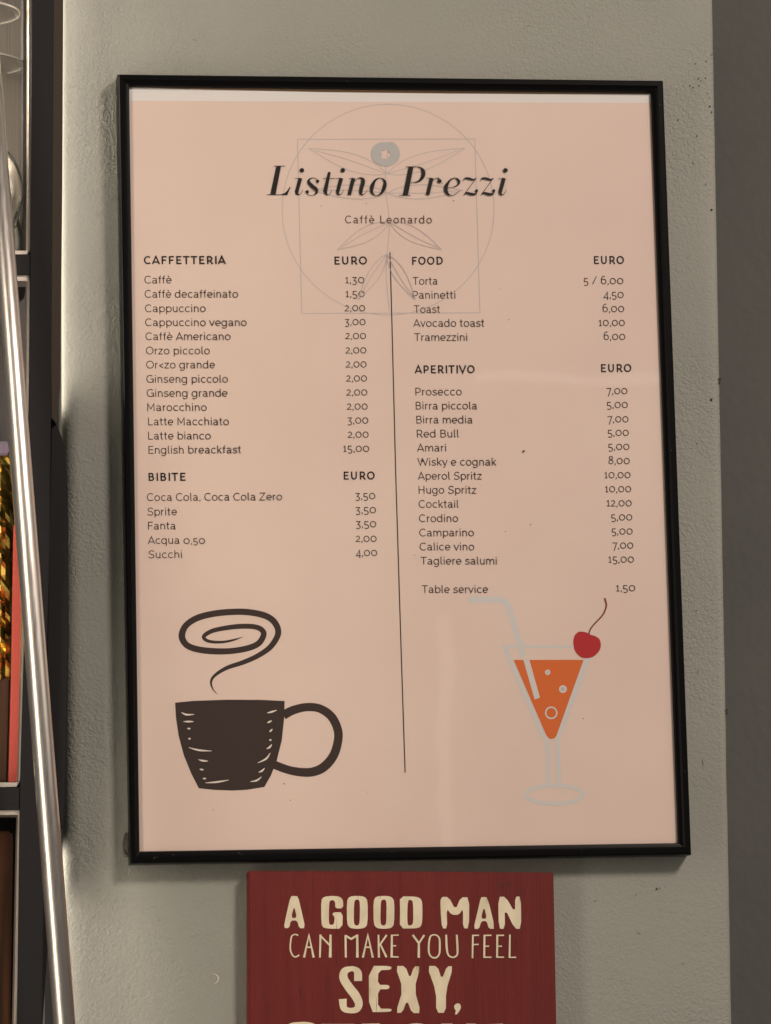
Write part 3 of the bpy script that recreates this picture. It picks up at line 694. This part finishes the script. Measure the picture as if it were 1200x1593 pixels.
# ------------------------------------------------------------------ hanging wine glasses
def lathe(prof, c, m, name, seg=48, tilt=0):
    vs = []; fs = []; n = len(prof)
    for i in range(seg):
        q = i*2*math.pi/seg
        for r, z in prof: vs.append(c + Vector((r*math.cos(q), r*math.sin(q), z)))
    for i in range(seg):
        for k in range(n-1):
            a = i*n+k; b = ((i+1)%seg)*n+k; fs.append((a, b, b+1, a+1))
    me = mesh(name, vs, fs, [m])
    bm = bmesh.new(); bm.from_mesh(me); bmesh.ops.remove_doubles(bm, verts=bm.verts, dist=1e-6)
    bmesh.ops.recalc_face_normals(bm, faces=bm.faces); bm.to_mesh(me); bm.free()
    return me
def wine_glass(px, py, w, rf, rb, stem, hb, label):
    c = at(px, py, w)
    t = thing('wine_glass', c, label, 'glass', 'clear wine glasses hanging upside down in the shelf')
    th = .0009
    foot = [(0,.0012),(rf*.95,.0012),(rf,.0006),(rf,-.0004),(rf*.95,-.0008),(.012,-.0022),(.0045,-.008),(.0040,-stem*.5),(.0040,-stem),(0,-stem)]
    part('foot', lathe(foot, c, 'glass', 'foot'), t, True)
    bead = lambda r, z, q: [(r+q*math.cos(k*math.pi/4), z+q*math.sin(k*math.pi/4)) for k in range(9)]
    part('rim', lathe(bead(rf, .0002, .0009), c, 'rimglass', 'rim'), t, True)  # added bead, painted pale as the glint on the foot's edge
    out = [(0,-stem-.0002),(.006,-stem-.001),(rb*.45,-stem-.008),(rb*.8,-stem-.022),(rb*.97,-stem-.042),(rb,-stem-.06),(rb*.95,-stem-hb*.8),(rb*.86,-stem-hb)]
    out = catmull(out, n=5)
    inn = [(max(0, r-th), z-(th if r < rb*.5 else 0)) for r, z in out][::-1]
    part('bowl', lathe(out + [(out[-1][0]-th/2, out[-1][1]-th*.4)] + inn, c, 'glass', 'bowl'), t, True)
wine_glass(-42, 20, .022, .0425, .047, .112, .085, 'upside-down wine glass beside the pole, its foot at the very top left corner')
wine_glass(-35, 99, -.020, .0425, .0425, .112, .085, 'upside-down wine glass hanging behind the nearer one, its round foot lower down')

# ------------------------------------------------------------------ gold foil bag, mauve film, red box
def foil(name, px0, px1, py0, py1, w, m, seed, amp=.010, nx=16, ny=44):
    vs = []; fs = []
    for j in range(ny+1):
        for i in range(nx+1):
            u = i/nx; v = j/ny
            x = px0+(px1-px0)*u + (noise.noise(Vector((seed, v*7, 0)))*4 if i == nx else 0); y = py0+(py1-py0)*v
            p = at(x, y, w)
            q = Vector((p.x*90, p.z*60, seed)); dist, _ = noise.voronoi(q)
            bulge = .018*math.sqrt(max(0, 1-(2*u-1)**2)) * (.55+.45*abs(math.sin(v*math.pi*5)))
            p.y -= bulge + amp*(dist[1]-dist[0])
            vs.append(p)
    n = nx+1
    for j in range(ny):
        for i in range(nx): fs += [(j*n+i, j*n+i+1, (j+1)*n+i+1), (j*n+i, (j+1)*n+i+1, (j+1)*n+i)]
    b = len(vs)
    c = [at(px0,py0,w-.012), at(px1-2,py0,w-.012), at(px1-2,py1,w-.012), at(px0,py1,w-.012)]
    vs += c; fs += [(b, b+3, b+2, b+1)]
    return fix(mesh(name, vs, fs, [m]))
bag = thing('foil_bag', at(-30, 1060, .0), 'crinkled amber gold foil bag standing in the middle bay behind the pole', 'foil bag')
part('foil_body', foil('foil_body', -90, 21, 702, 1060, -.012, 'gold', 3.3), bag)
part('bag_base', slab('bag_base', [(-80,1050),(17.5,1052),(13,1218),(-80,1218)], -.004, -.03, 'wood', .002, 2), bag)  # added dark block so the space below the bag stays near black
part('film_collar', slab('film_collar', [(-60,688),(14,686),(17,700),(14,707),(-60,712)], .004, -.004, 'mauve', .0015, 2), bag)
rb = link('red_box', slab('red_box', [(21.5,815),(31.5,815),(34.5,960),(33,1080),(29.5,1218),(13.5,1218),(17.5,1060),(19.5,930)], .012, .004, 'cardred', .0008, 2), None)
rb['label'] = 'narrow red box edge standing between the gold foil bag and the shelf post'; rb['category'] = 'box'
